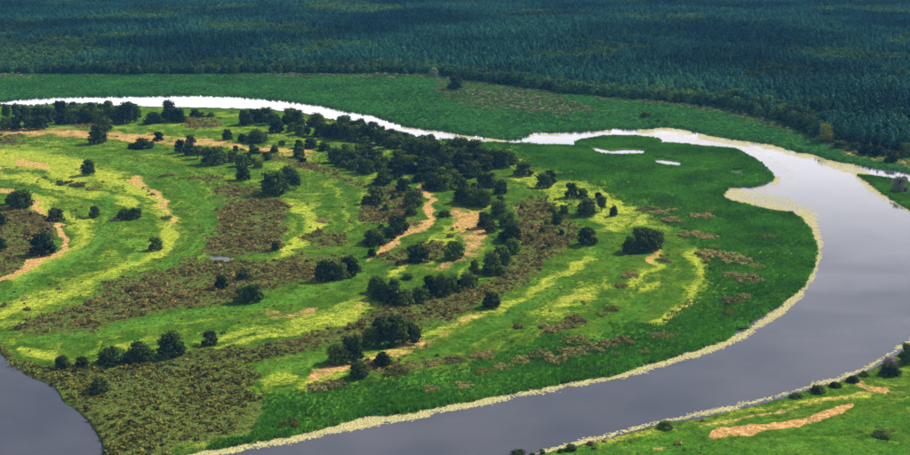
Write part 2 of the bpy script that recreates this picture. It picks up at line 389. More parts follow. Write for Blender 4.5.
# ------------------------------------------------------------------ ground: one sheet to the horizon, graded finer where it is near
def graded(a, b, step, lo, hi, grow=1.22):
    mid = list(np.arange(a, b, step))
    left = []; s = step; q = a
    while q > lo: s *= grow; q -= s; left.append(max(q, lo))
    right = []; s = step; q = mid[-1]
    while q < hi: s *= grow; q += s; right.append(min(q, hi))
    return np.array(left[::-1] + mid + right)
gx = graded(-60, 970, 1.35, -2600, 3500)
gy = graded(-24, 480, 1.15, Y_HOR + 6, 1500)
GX, GY = np.meshgrid(gx, gy)
WX, WY = ground(GX, GY)
Z, SW = land_z(GX, GY, WX, WY)
br, lu, dr, sc, fa = masks(GX, GY, WX, WY)
streak = STREAK.copy()
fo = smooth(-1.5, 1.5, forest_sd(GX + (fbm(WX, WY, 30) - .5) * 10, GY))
ny_, nx_ = GX.shape
V = np.stack([WX, WY, Z], -1).reshape(-1, 3)
ii = np.arange(ny_ * nx_).reshape(ny_, nx_)
Fc = np.stack([ii[1:, :-1], ii[1:, 1:], ii[:-1, 1:], ii[:-1, :-1]], -1).reshape(-1, 4)
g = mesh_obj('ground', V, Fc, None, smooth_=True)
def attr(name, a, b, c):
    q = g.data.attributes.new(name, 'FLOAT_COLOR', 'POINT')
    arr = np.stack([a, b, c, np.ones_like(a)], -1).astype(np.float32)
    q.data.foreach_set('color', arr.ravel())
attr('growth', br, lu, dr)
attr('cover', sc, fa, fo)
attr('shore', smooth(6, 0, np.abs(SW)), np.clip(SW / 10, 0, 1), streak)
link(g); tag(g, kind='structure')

b = NB('meadow_ground')
geo = b.n('NewGeometry'); pos = geo.outputs['Position']
def sep(name):
    a = b.n('Attribute', attribute_name=name); s = b.n('SeparateColor'); b.l(a.outputs['Color'], s.inputs[0]); return s.outputs
gr, cv, sh = sep('growth'), sep('cover'), sep('shore')
n_big = b.noise(.018, 4, pos); n_mid = b.noise(.09, 5, pos); n_fine = b.noise(.55, 4, pos, .7); n_grain = b.noise(2.2, 3, pos, .7)
# mown and trampled streaks run along the old scroll bars (roughly left to right)
mpp = b.n('Mapping'); b.l(pos, mpp.inputs['Vector']); mpp.inputs['Rotation'].default_value = (0, 0, math.radians(-52)); mpp.inputs['Scale'].default_value = (.05, .4, 1)
n_str = b.noise(1.0, 5, mpp.outputs[0], .65)
def ragged(wt, k=.75, src=None):
    q = b.math('ADD', wt, b.math('MULTIPLY', b.math('SUBTRACT', src or n_mid, .5), k))
    return b.rng(q, .12, .95)
col = b.mix(b.rng(n_mid, .3, .7), (.028, .092, .005), (.080, .155, .010))
stk = b.math('ADD', b.math('MULTIPLY', sh[2], .4), b.math('ADD', b.math('MULTIPLY', n_str, .4), b.math('MULTIPLY', n_fine, .25)))
col = b.mix(b.rng(stk, .51, .76), col, b.mix(b.rng(n_mid, .35, .65), (.15, .24, .015), (.24, .30, .030)))
n_brt = b.math('ADD', b.math('MULTIPLY', n_mid, .35), b.math('ADD', b.math('MULTIPLY', n_str, .4), b.math('MULTIPLY', n_fine, .25)))
brcol = b.mix(b.rng(n_fine, .3, .7), (.16, .25, .016), (.36, .39, .045))
col = b.mix(ragged(gr[0], 1.7, n_brt), col, brcol)
lucol = b.mix(b.rng(n_fine, .3, .75), (.026, .105, .008), (.058, .190, .012))
lucol = b.mix(b.rng(n_big, .4, .7), lucol, (.100, .225, .022))
lucol = b.mix(cv[1], lucol, b.mix(b.rng(n_mid, .35, .7), (.018, .085, .014), (.045, .135, .024)))
col = b.mix(ragged(gr[1], .5), col, lucol)
drcol = b.mix(b.rng(n_fine, .3, .7), (.33, .175, .058), (.52, .335, .135))
drw = ragged(gr[2], 1.6, n_brt)
col = b.mix(drw, col, drcol)
sccol = b.mix(b.rng(n_fine, .35, .7), (.045, .072, .012), (.115, .140, .028))
col = b.mix(ragged(cv[0], 1.0), col, sccol)
col = b.mix(b.math('MULTIPLY', sh[0], .55), col, (.035, .040, .020))
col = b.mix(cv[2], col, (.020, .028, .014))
col = b.val(col, b.rng(n_grain, .28, .72, .58, 1.32))
col = b.val(col, b.rng(n_fine, .3, .7, .74, 1.2))
p = b.n('BsdfPrincipled'); p.inputs['Roughness'].default_value = .95; p.inputs['Specular IOR Level'].default_value = .0
b.l(col, p.inputs['Base Color'])
bp = b.n('Bump'); bp.inputs['Strength'].default_value = .9; bp.inputs['Distance'].default_value = .9
b.l(b.math('ADD', n_fine, b.math('MULTIPLY', n_grain, .4)), bp.inputs['Height']); b.l(bp.outputs[0], p.inputs['Normal'])
b.l(p.outputs[0], b.out.inputs['Surface'])
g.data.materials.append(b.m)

# ------------------------------------------------------------------ river
b = NB('river_water')
geo = b.n('NewGeometry'); pos = geo.outputs['Position']
p = b.n('BsdfPrincipled'); p.inputs['IOR'].default_value = 1.333
mw = b.n('Mapping'); b.l(pos, mw.inputs['Vector']); mw.inputs['Scale'].default_value = (.006, .017, 1); mw.inputs['Rotation'].default_value = (0, 0, .3)
wind = b.noise(1.0, 4, mw.outputs[0], .5)
b.l(b.rng(wind, .35, .65, .02, .12), p.inputs['Roughness'])
silt = b.noise(.02, 3, pos)
b.l(b.mix(b.rng(silt, .3, .7), (.040, .045, .060), (.062, .064, .078)), p.inputs['Base Color'])
rip = b.noise(1.5, 3, pos, .6)
bp = b.n('Bump'); bp.inputs['Distance'].default_value = .12
b.l(b.rng(wind, .40, .62, .03, .28), bp.inputs['Strength'])
b.l(rip, bp.inputs['Height']); b.l(bp.outputs[0], p.inputs['Normal'])
b.l(p.outputs[0], b.out.inputs['Surface'])
xs = np.linspace(-3000, 3000, 13); ys = np.linspace(150, 6150, 13)
XX, YY = np.meshgrid(xs, ys)
jj = np.arange(XX.size).reshape(XX.shape)
rv = mesh_obj('river', np.stack([XX, YY, np.zeros_like(XX)], -1).reshape(-1, 3),
              np.stack([jj[:-1, :-1], jj[:-1, 1:], jj[1:, 1:], jj[1:, :-1]], -1).reshape(-1, 4), b.m)
link(rv); tag(rv, kind='structure')

# ------------------------------------------------------------------ plant meshes
def quads(cent, nrm, size, asp=1.0):
    """one leaf card per centre: a bent quad facing nrm"""
    n = len(cent)
    nrm = nrm / (np.linalg.norm(nrm, axis=1, keepdims=True) + 1e-9)
    ref = rng.normal(size=(n, 3)); t = np.cross(nrm, ref); t /= np.linalg.norm(t, axis=1, keepdims=True) + 1e-9
    u = np.cross(nrm, t)
    s = np.asarray(size).reshape(-1, 1) * np.ones((n, 1))
    a = cent - t * s; c = cent + t * s
    bb = cent - u * s * asp + nrm * s * .25; d = cent + u * s * asp - nrm * s * .15
    v = np.stack([a, bb, c, d], 1).reshape(-1, 3)
    f = np.arange(4 * n).reshape(n, 4)
    return v, f
def join(parts):
    vs_, fs, k = [], [], 0
    for v, f in parts:
        vs_.append(v); fs.append(np.asarray(f) + k); k += len(v)
    return np.concatenate(vs_), np.concatenate(fs)
def cone_tube(p0, p1, r0, r1, n=6):
    p0 = np.array(p0, float); p1 = np.array(p1, float)
    d = p1 - p0; d /= np.linalg.norm(d) + 1e-9
    ref = np.array([1, 0, 0.]) if abs(d[0]) < .8 else np.array([0, 1., 0])
    t = np.cross(d, ref); t /= np.linalg.norm(t); u = np.cross(d, t)
    an = np.linspace(0, 2 * math.pi, n, endpoint=False)
    ring = np.cos(an)[:, None] * t + np.sin(an)[:, None] * u
    v = np.concatenate([p0 + ring * r0, p1 + ring * r1])
    i = np.arange(n)
    return v, np.stack([i, (i + 1) % n, (i + 1) % n + n, i + n], -1)
def lobes_broad(kind):
    """lobe centres/radii for a crown in a unit box: width 1, height 1, base at z=0"""
    L = []
    n = {'round': 11, 'wide': 13, 'tall': 10, 'bush': 9}[kind]
    for i in range(n):
        a = i * 2.399 + random.uniform(-.4, .4)
        hz = random.random()
        if kind == 'tall': r_, z_ = .24 * (1 - .5 * hz), .22 + .58 * hz
        elif kind == 'wide': r_, z_ = .33 * math.sqrt(random.random() * .9 + .1) * (1 - .35 * hz), .26 + .46 * hz
        elif kind == 'bush': r_, z_ = .32 * (1 - .5 * hz), .18 + .5 * hz
        else: r_, z_ = .30 * math.sqrt(1 - (hz * .9) ** 2), .25 + .52 * hz
        rad = random.uniform(.14, .23)
        L.append((r_ * math.cos(a), r_ * math.sin(a), z_, rad))
    L.append((0, 0, .42, .30)); L.append((.04, -.03, .66, .24))
    if kind in ('round', 'wide', 'bush'):
        for k in range(7):
            a = k * .9 + random.random(); L.append((.30 * math.cos(a), .30 * math.sin(a), .19, .17))
    return L
def crown_mesh(kind, n_leaf, leaf):
    L = lobes_broad(kind)
    parts = []
    tot = sum(r * r for *_, r in L)
    for (x, y, z, r) in L:
        k = max(6, int(n_leaf * r * r / tot))
        d = rng.normal(size=(k, 3)); d /= np.linalg.norm(d, axis=1, keepdims=True)
        rr = r * (rng.random((k, 1)) ** .28) * (1 + .18 * rng.normal(size=(k, 1)))
        c = np.array([x, y, z]) + d * rr * np.array([1, 1, .85])
        c[:, 2] = np.maximum(c[:, 2], .015)
        nn = d + rng.normal(size=(k, 3)) * .38 + np.array([0, 0, .2])
        parts.append(quads(c, nn, leaf * rng.uniform(.6, 1.4, k), .8))
        # inner mass that keeps the crown dense
        k2 = max(4, k // 8)
        d2 = rng.normal(size=(k2, 3)); d2 /= np.linalg.norm(d2, axis=1, keepdims=True)
        parts.append(quads(np.array([x, y, z]) + d2 * r * .45, d2, leaf * 2.2 * np.ones(k2), 1.))
    return join(parts)
def trunk_mesh(kind):
    P = [cone_tube((0, 0, -.03), (.01, .0, .30), .035, .026, 7), cone_tube((.01, 0, .30), (.0, .02, .62), .026, .010, 6)]
    for k in range(5):
        a = k * 1.3 + random.random(); z0 = .16 + .07 * k; r_ = random.uniform(.18, .30)
        P.append(cone_tube((.005, 0, z0), (r_ * math.cos(a), r_ * math.sin(a), z0 + random.uniform(.12, .26)), .014, .005, 5))
    return join(P)
def pine_mesh(n_leaf, leaf, seed, tall=True):
    """Scots-pine crown in a unit box, height 1, crown width about .36"""
    parts = []
    layers = 8
    for i in range(layers):
        t = i / (layers - 1)
        z = .40 + .56 * t
        R = .21 * (1 - t ** 2.2) + .055
        k = max(5, int(n_leaf / layers * (1.3 - .7 * t)))
        a = rng.random(k) * 2 * math.pi; r_ = R * np.sqrt(rng.random(k)) * (1 + .25 * rng.normal(size=k))
        c = np.stack([r_ * np.cos(a), r_ * np.sin(a), z + .03 * rng.normal(size=k) - .25 * r_], -1)
        nn = np.stack([np.cos(a) * .7, np.sin(a) * .7, np.ones(k)], -1) + .3 * rng.normal(size=(k, 3))
        parts.append(quads(c, nn, leaf * rng.uniform(.6, 1.4, k), .7))
    return join(parts)
def bush_mesh(n_leaf, leaf, h=.45, nl=5):
    """low irregular mound, width 1"""
    parts = []
    for q in range(nl):
        x, y = rng.uniform(-.32, .32, 2); r_ = rng.uniform(.16, .28) if nl < 8 else rng.uniform(.09, .20)
        k = n_leaf // nl
        d = rng.normal(size=(k, 3)); d[:, 2] = np.abs(d[:, 2]); d /= np.linalg.norm(d, axis=1, keepdims=True)
        c = np.array([x, y, 0]) + d * r_ * np.array([1, 1, h / .28]) * (rng.random((k, 1)) ** .35)
        parts.append(quads(c, d + .6 * rng.normal(size=(k, 3)), leaf * rng.uniform(.6, 1.4, k), .8))
    return join(parts)
def tuft_mesh(n, h, spread, wd):
    """upright blades"""
    v, f = [], []
    for i in range(n):
        a = rng.random() * 6.283; r_ = spread * math.sqrt(rng.random()); x, y = r_ * math.cos(a), r_ * math.sin(a)
        b_ = rng.random() * 6.283; dx, dy = math.cos(b_) * wd, math.sin(b_) * wd
        hh = h * rng.uniform(.6, 1.1); lx, ly = rng.normal(size=2) * .22 * h
        k = len(v)
        v += [(x - dx, y - dy, 0), (x + dx, y + dy, 0), (x + lx * .4 + dx * .8, y + ly * .4 + dy * .8, hh * .65), (x + lx, y + ly, hh)]
        f.append((k, k + 1, k + 2, k + 3))
    return np.array(v), np.array(f)
def mat_mesh(n):
    """floating rosettes: flat little leaves just above the water"""
    c = np.stack([rng.normal(size=n) * .33, rng.normal(size=n) * .33, rng.uniform(.0, .03, n)], -1)
    nn = np.array([0, 0, 1.]) + .04 * rng.normal(size=(n, 3))
    return quads(c, nn, .13 * rng.uniform(.6, 1.5, n), .9)

# ------------------------------------------------------------------ scatter: one uncountable mass as one object
def variants(name, meshes, mat):
    c = bpy.data.collections.new(name)
    for k, (v, f) in enumerate(meshes):
        c.objects.link(mesh_obj(name + '_piece', v, f, mat))
    return c
def scatter(name, label, cat, pts, scl, coll, nvar, tilt=.08):
    pts = np.asarray(pts, np.float32); n = len(pts)
    me = bpy.data.meshes.new(name)
    me.vertices.add(n); me.vertices.foreach_set('co', pts.ravel())
    def fa_(nm, typ, key, a):
        q = me.attributes.new(nm, typ, 'POINT'); q.data.foreach_set(key, np.ascontiguousarray(a).ravel())
    scl = np.asarray(scl, np.float32)
    if scl.ndim == 1: scl = np.repeat(scl[:, None], 3, 1)
    fa_('size', 'FLOAT_VECTOR', 'vector', scl)
    rot = np.stack([rng.normal(size=n) * tilt, rng.normal(size=n) * tilt, rng.random(n) * 6.283], -1).astype(np.float32)
    fa_('turn', 'FLOAT_VECTOR', 'vector', rot)
    fa_('which', 'INT', 'value', rng.integers(0, nvar, n).astype(np.int32))
    o = bpy.data.objects.new(name, me); link(o)
    ng = bpy.data.node_groups.new(name + '_scatter', 'GeometryNodeTree')
    ng.interface.new_socket('Geometry', in_out='INPUT', socket_type='NodeSocketGeometry')
    ng.interface.new_socket('Geometry', in_out='OUTPUT', socket_type='NodeSocketGeometry')
    N = ng.nodes.new
    gi, go = N('NodeGroupInput'), N('NodeGroupOutput')
    ip = N('GeometryNodeInstanceOnPoints'); ci = N('GeometryNodeCollectionInfo')
    ci.inputs['Collection'].default_value = coll; ci.inputs['Separate Children'].default_value = True; ci.inputs['Reset Children'].default_value = True
    def na(nm, typ):
        q = N('GeometryNodeInputNamedAttribute'); q.data_type = typ; q.inputs['Name'].default_value = nm; return q.outputs['Attribute']
    m2p = N('GeometryNodeMeshToPoints')
    L = ng.links.new
    L(gi.outputs[0], m2p.inputs['Mesh']); L(m2p.outputs[0], ip.inputs['Points'])
    L(ci.outputs[0], ip.inputs['Instance']); ip.inputs['Pick Instance'].default_value = True
    L(na('which', 'INT'), ip.inputs['Instance Index']); L(na('size', 'FLOAT_VECTOR'), ip.inputs['Scale'])
    e2r = N('FunctionNodeEulerToRotation'); L(na('turn', 'FLOAT_VECTOR'), e2r.inputs[0]); L(e2r.outputs[0], ip.inputs['Rotation'])
    L(ip.outputs[0], go.inputs[0])
    md = o.modifiers.new('scatter', 'NODES'); md.node_group = ng
    tag(o, label, cat, kind='stuff')
    return o

def jitter_points(x0, x1, y0, y1, step):
    """jittered world grid covering a survey box; step in metres"""
    cx, cy = ground(np.array([x0, x1, x0, x1]), np.array([y0, y0, y1, y1]))
    ax = np.arange(cx.min(), cx.max(), step); ay = np.arange(cy.min(), cy.max(), step)
    A, B = np.meshgrid(ax, ay); A = A.ravel(); B = B.ravel()
    A = A + (rng.random(A.size) - .5) * step * 1.2; B = B + (rng.random(B.size) - .5) * step * 1.2
    X, Y = survey(A, B)
    k = (X > x0) & (X < x1) & (Y > y0) & (Y < y1)
    return A[k], B[k], X[k], Y[k]
def put(A, B, X, Y, dz=0.):
    z, s2 = land_z(X, Y, A, B)
    return np.stack([A, B, z + dz], -1), s2

# forest beyond the river -------------------------------------------------
pine_c = variants('pine', [pine_mesh(320, .040, k) for k in range(5)], M['pine'])
broad_c = variants('broadleaf', [crown_mesh(k, 420, .060) for k in ('round', 'tall', 'round', 'wide')], M['leaf_far'])
A, B, X, Y = jitter_points(-110, 1020, -26, 175, 5.5)
fs = forest_sd(X, Y)
k = fs > 0
A, B, X, Y, fs = A[k], B[k], X[k], Y[k], fs[k]
# patches of broadleaf inside the pine wood and along its edge
mixn = fbm(A, B, 160)
is_b = (mixn > .59) | ((fs < 5.0 + 5 * fbm(A, B, 50)) & (X < 800) & (rng.random(A.size) < .85))
# a few narrow rides and clearings
ride = (np.abs(vnoise(A, B, 420) - .5) < .010)
k = ~ride | is_b
A, B, X, Y, fs, is_b = A[k], B[k], X[k], Y[k], fs[k], is_b[k]
stand = vnoise(A + 900, B, 260)                # stands of different age
hgt = (10.0 + 6.5 * stand) * rng.uniform(.78, 1.16, A.size)
order = np.argsort(fs)
# those that show largest stand in the front rows and become individual trees
inframe = (X > -8) & (X < 918)
front_i = []; cnt_ = {}
for i in order:
    if not inframe[i] or len(front_i) >= 180: continue
    key = (int(X[i] // 46), bool(is_b[i]))
    if cnt_.get(key, 0) < (4 if is_b[i] else 10) and not (is_b[i] and sum(v for (q, t), v in cnt_.items() if t) >= 40):
        cnt_[key] = cnt_.get(key, 0) + 1; front_i.append(i)
fm = np.zeros(A.size, bool); fm[front_i] = True
FRONT = [(A[i], B[i], X[i], Y[i], hgt[i], bool(is_b[i])) for i in front_i]
r = ~fm
P, _ = put(A[r], B[r], X[r], Y[r], -.2)
kb = is_b[r]; hh = hgt[r]
kp = ~kb
scatter('pine_forest', 'dark blue-green pine forest filling the land beyond the far meadow', 'forest', P[kp], np.stack([hh[kp] * rng.uniform(.85, 1.3, kp.sum())] * 2 + [hh[kp]], -1), pine_c, 5, .03)
wb = rng.uniform(.62, .86, kb.sum()) * hh[kb]
scatter('broadleaf_wood', 'rounded broadleaf trees mixed into the pine forest and its edge', 'woodland', P[kb], np.stack([wb, wb, hh[kb] * .82], -1), broad_c, 4, .03)

# brown scrub on the flood plain -----------------------------------------
scrub_c = variants('scrub', [bush_mesh(70, .13) for k in range(5)], M['scrub'])
scrubg_c = variants('olive_scrub', [bush_mesh(80, .13, .5) for k in range(5)], M['scrub_green'])
scrubf_c = variants('far_scrub', [bush_mesh(50, .15, .5) for k in range(4)], M['scrub_far'])
A, B, X, Y = jitter_points(-60, 970, 112, 475, 1.5)
_, _, d_, s_, f_ = masks(X, Y, A, B)
sw = water_sd(X, Y)
low_left = sdf_poly(SCRUB[2], X, Y) > -3
keep = (rng.random(A.size) < .012 * (fbm(A, B, 30) > .5) + .78 * s_ ** 1.6 * np.where(low_left, np.clip(3.4 * fbm(A * .7, B * 1.8 - A * .6, 14) - .75, .28, 1), np.clip(2.2 * fbm(A, B, 11) - .45, .12, 1))) & (sw > 0.6) & (f_ < .3) & (sdf_poly(REED, X, Y) < 2) & ~((d_ > .6))
k1 = keep & ~low_left; k2 = keep & low_left
P, s2 = put(A[k1], B[k1], X[k1], Y[k1], -.05)
wd = (.9 + 1.2 * rng.random(k1.sum()) + 2.6 * rng.random(k1.sum()) ** 7) * (.7 + .7 * fbm(A[k1], B[k1], 18))
scatter('brown_scrub', 'brown knee-high scrub covering the old hollows of the flood plain', 'scrub', P, np.stack([wd, wd, wd * rng.uniform(.7, 1.5, wd.size)], -1), scrub_c, 5)
P, s2 = put(A[k2], B[k2], X[k2], Y[k2], -.05)
wd = (1.0 + 2.8 * rng.random(k2.sum()) ** 2.4) * (.55 + .9 * fbm(A[k2], B[k2], 20))
scatter('olive_scrub', 'olive and brown thicket between the lower left water and the reeds', 'scrub', P, np.stack([wd, wd, wd * rng.uniform(.6, 1.1, wd.size)], -1), scrubg_c, 5)
A, B, X, Y = jitter_points(-80, 990, 68, 175, 4.2)
_, _, d_, s_, f_ = masks(X, Y, A, B)
keep = (f_ > .3) & (s_ > .3) & (forest_sd(X, Y) < 1) & (water_sd(X, Y) > 1) & (rng.random(A.size) < .75)
P, _ = put(A[keep], B[keep], X[keep], Y[keep], -.05)
wd = rng.uniform(2.0, 5.0, keep.sum()) * (.5 + fbm(A[keep], B[keep], 40))
scatter('grey_green_scrub', 'grey-green brush along the forest edge of the far meadow', 'scrub', P, np.stack([wd, wd, wd * rng.uniform(.5, .9, wd.size)], -1), scrubf_c, 4)

# reeds -------------------------------------------------------------------
reed_c = variants('reed', [tuft_mesh(16, 1.0, .75, .10) for k in range(5)], M['reed'])
A, B, X, Y = jitter_points(150, 960, 120, 470, 1.45)
_, l_, d_, s_, f_ = masks(X, Y, A, B)
sw = water_sd(X, Y)
inreed = np.maximum(sdf_poly(REED, X, Y), sdf_poly(ISLET, X, Y))
keep = (inreed + (fbm(A, B, 22) - .5) * 26 + (rng.random(A.size) - .5) * 10 > -2) & (sw > -.5) & (s_ + .7 * (fbm(A, B, 8) - .5) < .45) & (f_ < .3)
P, s2 = put(A[keep], B[keep], X[keep], Y[keep], -.05)
kk = s2 > -.4
for q_ in SLIVERS: kk &= sdf_poly(q_, X[keep], Y[keep] - .0) < -1.6
h_ = rng.uniform(.7, 1.25, keep.sum()) * (.75 + .7 * fbm(A[keep], B[keep], 25)) * (1 + .5 * smooth(5, 0, sw[keep]))
P = P[kk]; h_ = h_[kk]
scatter('reed_bed', 'even dark green reed bed inside the river bend', 'reeds', P, np.stack([h_ * 1.15, h_ * 1.15, h_], -1), reed_c, 5)
A, B, X, Y = jitter_points(-80, 990, 70, 182, 3.0)
keep = (sdf_poly(FARMEADOW, X, Y) > -1) & (water_sd(X, Y) > -.2) & (forest_sd(X, Y) < 0)
P, s2 = put(A[keep], B[keep], X[keep], Y[keep], -.05)
kk = s2 > -.2; P = P[kk]; h_ = rng.uniform(.6, 1.2, len(P))
edge = smooth(2.5, 0, water_sd(X[keep][kk], Y[keep][kk]))
scatter('far_reeds', 'green reeds of the meadow across the river', 'reeds', P, np.stack([h_ * 2.2, h_ * 2.2, h_ * (1 + 1.2 * edge)], -1), variants('far_reed', [tuft_mesh(16, 1.0, .75, .10) for k in range(4)], M['reed_far']), 4)

# grass tufts on the meadow ---------------------------------------------------
grass_c = variants('grass', [tuft_mesh(14, .55, .7, .09) for k in range(4)], M['grass'])
A, B, X, Y = jitter_points(-40, 950, 130, 470, 2.6)
b_, l_, d_, s_, f_ = masks(X, Y, A, B)
keep = (water_sd(X, Y) > 1.5) & (d_ < .35) & (s_ < .6) & (f_ < .3) & (b_ < .45) & (sdf_poly(REED, X, Y) < 0) & (fbm(A, B, 7) > .42)
P, _ = put(A[keep], B[keep], X[keep], Y[keep], -.03)
scatter('meadow_grass', 'tussocky green grass of the flood plain meadows', 'grass', P, rng.uniform(.6, 1.5, len(P)), grass_c, 4)

# pale floating weed along the shores ------------------------------------------
weed_c = variants('weed', [mat_mesh(20) for k in range(4)], M['weed'])
# (line on the water, half width)
WEED = [([(728, 194), (760, 198), (790, 205), (808, 216)], 6.5, .42), ([(700, 139), (745, 147), (772, 160), (790, 175)], 4.0, .10), ([(640, 133), (680, 136), (700, 140)], 3.0, .14), ([(170, 462), (240, 446), (300, 436), (365, 421), (430, 411), (480, 402), (536, 391), (586, 382), (640, 369), (690, 355), (740, 337), (781, 311), (803, 291), (816, 268), (820, 245), (815, 226)], 3.2),
        ([(240, 447), (300, 437), (370, 422), (430, 412)], 3.8), ([(190, 456), (240, 448)], 5),
        ([(815, 240), (813, 222), (800, 214)], 3.5), ([(722, 197), (750, 203), (780, 210), (800, 216), (812, 228)], 2.6), ([(728, 193), (745, 192)], 1.5),
        ([(778, 178), (774, 184), (766, 188), (750, 190)], 2.0), ([(768, 171), (778, 182)], 1.5),
        ([(530, 457), (606, 436), (657, 423), (730, 408), (781, 395), (811, 386), (842, 378), (867, 368), (890, 354), (915, 338)], 1.8),
        ([(640, 131), (664, 129.5), (690, 133)], 2), ([(700, 136), (743, 143), (773, 147), (786, 152), (814, 157), (829, 162), (857, 168), (868, 176), (880, 190), (900, 205), (925, 220)], 2.5), ([(530, 135), (560, 134.5), (610, 131.5)], 1.3),
        ([(404, 128), (440, 133), (470, 138), (505, 142)], 1.0), ([(855, 172), (866, 183), (884, 197)], 3.5), ([(820, 163), (850, 170), (862, 178)], 3)]
A, B, X, Y = jitter_points(140, 960, 122, 475, .52)
sw = water_sd(X, Y)
k = (sw < 1.0) & (sw > -26)
A, B, X, Y, sw = A[k], B[k], X[k], Y[k], sw[k]
d = np.full(A.size, -1e3)
dens = np.ones(A.size)
for Pl, hw, *dn in WEED:
    e_ = hw * 1.15 + .3 - d_line(Pl, X, Y)
    if dn: dens = np.where((e_ > d), dn[0], dens)
    else: dens = np.where(e_ > 0, 1.0, dens)
    d = np.maximum(d, e_)
q = d + (fbm(A, B, 12) - .5) * 7.0 + (fbm(A, B, 3) - .5) * 3.5
keep = (q > 0) & (rng.random(A.size) < dens * np.clip(.12 + q * .32, 0, 1))
far = Y < 182
keep &= ~far | (rng.random(A.size) < .8)
P = np.stack([A[keep], B[keep], np.full(keep.sum(), .015)], -1)
scatter('floating_weed', 'pale yellow floating weed lining the river shores', 'water weed', P, rng.uniform(.5, .85, len(P)), weed_c, 4, .03)

# ------------------------------------------------------------------ individual trees and shrubs
CR = {}
for kd, cnt in (('round', 4), ('wide', 3), ('tall', 3), ('bush', 3)):
    CR[kd] = []
    for k in range(cnt):
        cv_, cf_ = crown_mesh(kd, 1500, .036)
        tv_, tf_ = trunk_mesh(kd)
        CR[kd].append((cv_, cf_, tv_, tf_))
_mesh_cache = {}
def get_mesh(name, key, v, f, mat):
    q = _mesh_cache.get((key, mat.name))
    if q is None:
        o = mesh_obj(name, v, f, mat); q = o.data; _mesh_cache[(key, mat.name)] = q
        bpy.data.objects.remove(o)
    return q
def plant_tree(name, label, cat, group, wx, wy, z, w_, h_, kind='round', mat='leaf', bark='bark'):
    e = bpy.data.objects.new(name, None); e.empty_display_size = .5
    COL.objects.link(e); e.location = (wx, wy, z); e.rotation_euler = (0, 0, random.uniform(0, 6.283)); e.scale = (w_, w_, h_)
    k = random.randrange(len(CR[kind])); cv_, cf_, tv_, tf_ = CR[kind][k]
    c = bpy.data.objects.new('crown', get_mesh('crown', (kind, k, 'c'), cv_, cf_, M[mat])); link(c, e)
    t = bpy.data.objects.new('trunk', get_mesh('trunk', (kind, k, 't'), tv_, tf_, M[bark])); link(t, e)
    tag(e, label, cat, group)
    return e
ORD = ['leftmost'] + [t + ' from left' for t in 'second third fourth fifth sixth seventh eighth ninth tenth eleventh twelfth thirteenth fourteenth fifteenth sixteenth seventeenth eighteenth nineteenth twentieth'.split()]
def base_of(px, py, wpx):
    """foot of a tree whose crown bottom shows at py"""
    py = py - .13 * wpx
    wx, wy = ground(px, py, .8)
    z, _ = land_z(np.array([px]), np.array([py]), np.array([wx]), np.array([wy]))
    return float(wx), float(wy), float(z[0]), px_per_m(px, py)
def trees(x0, y0, s, items, phrase, group, labels=None, kind=None, mat='leaf', shared=False, name='broadleaf_tree', cat='tree'):
    """items: (x, bottom y, width, height) in an enlarged survey tile at (x0, y0)"""
    items = sorted(items, key=lambda q: q[0])
    for i, q in enumerate(items):
        px, py, wp, hp = x0 + q[0] / s, y0 + q[1] / s, q[2] / s, q[3] / s
        wx, wy, z, sc_ = base_of(px, py, wp)
        w_ = wp / sc_ * 1.22; h_ = max(hp - .08 * wp, .5 * wp) / sc_ * 1.2
        if kind == 'bush': w_ = wp / sc_ * 1.08; h_ = hp / sc_ * .95
        kd = kind or ('wide' if wp > 1.25 * hp else 'tall' if hp > 1.15 * wp else 'round')
        lab = labels[i] if labels else (phrase if shared else f'{phrase}, {ORD[i]}')
        plant_tree(name, lab, cat, group, wx, wy, z - .1, w_, h_, kd, mat)

# belt of trees under the far river reach, left
trees(0, 90, 3.033, [(18,125,38,38),(50,125,35,38),(87,125,38,40),(125,126,44,42)], 'small round tree at far left front of the belt', 'front row of the left tree belt')
trees(0, 90, 3.033, [(20,95,34,50),(80,88,40,40),(48,86,34,40),(118,86,40,32),(150,105,50,50),(185,90,45,50),(188,110,40,35),(225,105,45,45),(260,105,45,45),(300,105,40,45),(340,105,45,50),(385,106,60,65),(412,102,44,55),(350,80,40,30),(255,78,40,30),(215,74,40,25)],
      'dark tree packed in the dense belt below the far left river reach', 'dense left tree belt')
trees(0, 90, 3.033, [(320,130,44,46),(298,170,58,58)], '', 'trees at the left tree belt', labels=['pointed dark tree standing alone on the tan strip, left of centre', 'rounder tree just behind the pointed one at the tan strip'])
trees(0, 90, 3.033, [(465,108,55,40),(515,100,60,65),(540,105,45,45)], 'tree in the tall clump right of the left belt', 'tall clump by the far river')
trees(0, 90, 3.033, [(590,85,30,25),(612,86,24,18),(640,84,22,16)], 'tiny bush-like tree on the bank between the two tree belts', 'small bank trees')
trees(0, 90, 3.033, [(690,155,32,34),(735,160,28,26),(782,165,62,42),(855,170,20,18)], 'small round tree in the loose row behind the tan strip', 'loose row at the tan strip')
trees(0, 90, 3.033, [(480,160,32,30),(578,165,34,28)], 'small round tree on the tan strip above the hedge', 'small trees on the tan strip')
trees(0, 90, 3.033, [(435,185,62,38),(400,183,28,20)], 'low spreading tree at the meadow edge left of the hedge', 'low trees left of the hedge')
trees(0, 90, 3.033, [(775,200,35,22),(832,195,25,22),(905,178,25,25),(905,210,32,32)], 'small tree on the scrubby slope above the central meadow', 'small slope trees')
trees(0, 90, 3.033, [(548,195,36,40),(575,205,36,38),(600,215,38,44),(630,232,44,48),(662,236,52,58)], 'tree in the thick dark hedge on the left meadow', 'dark hedge on the left meadow')
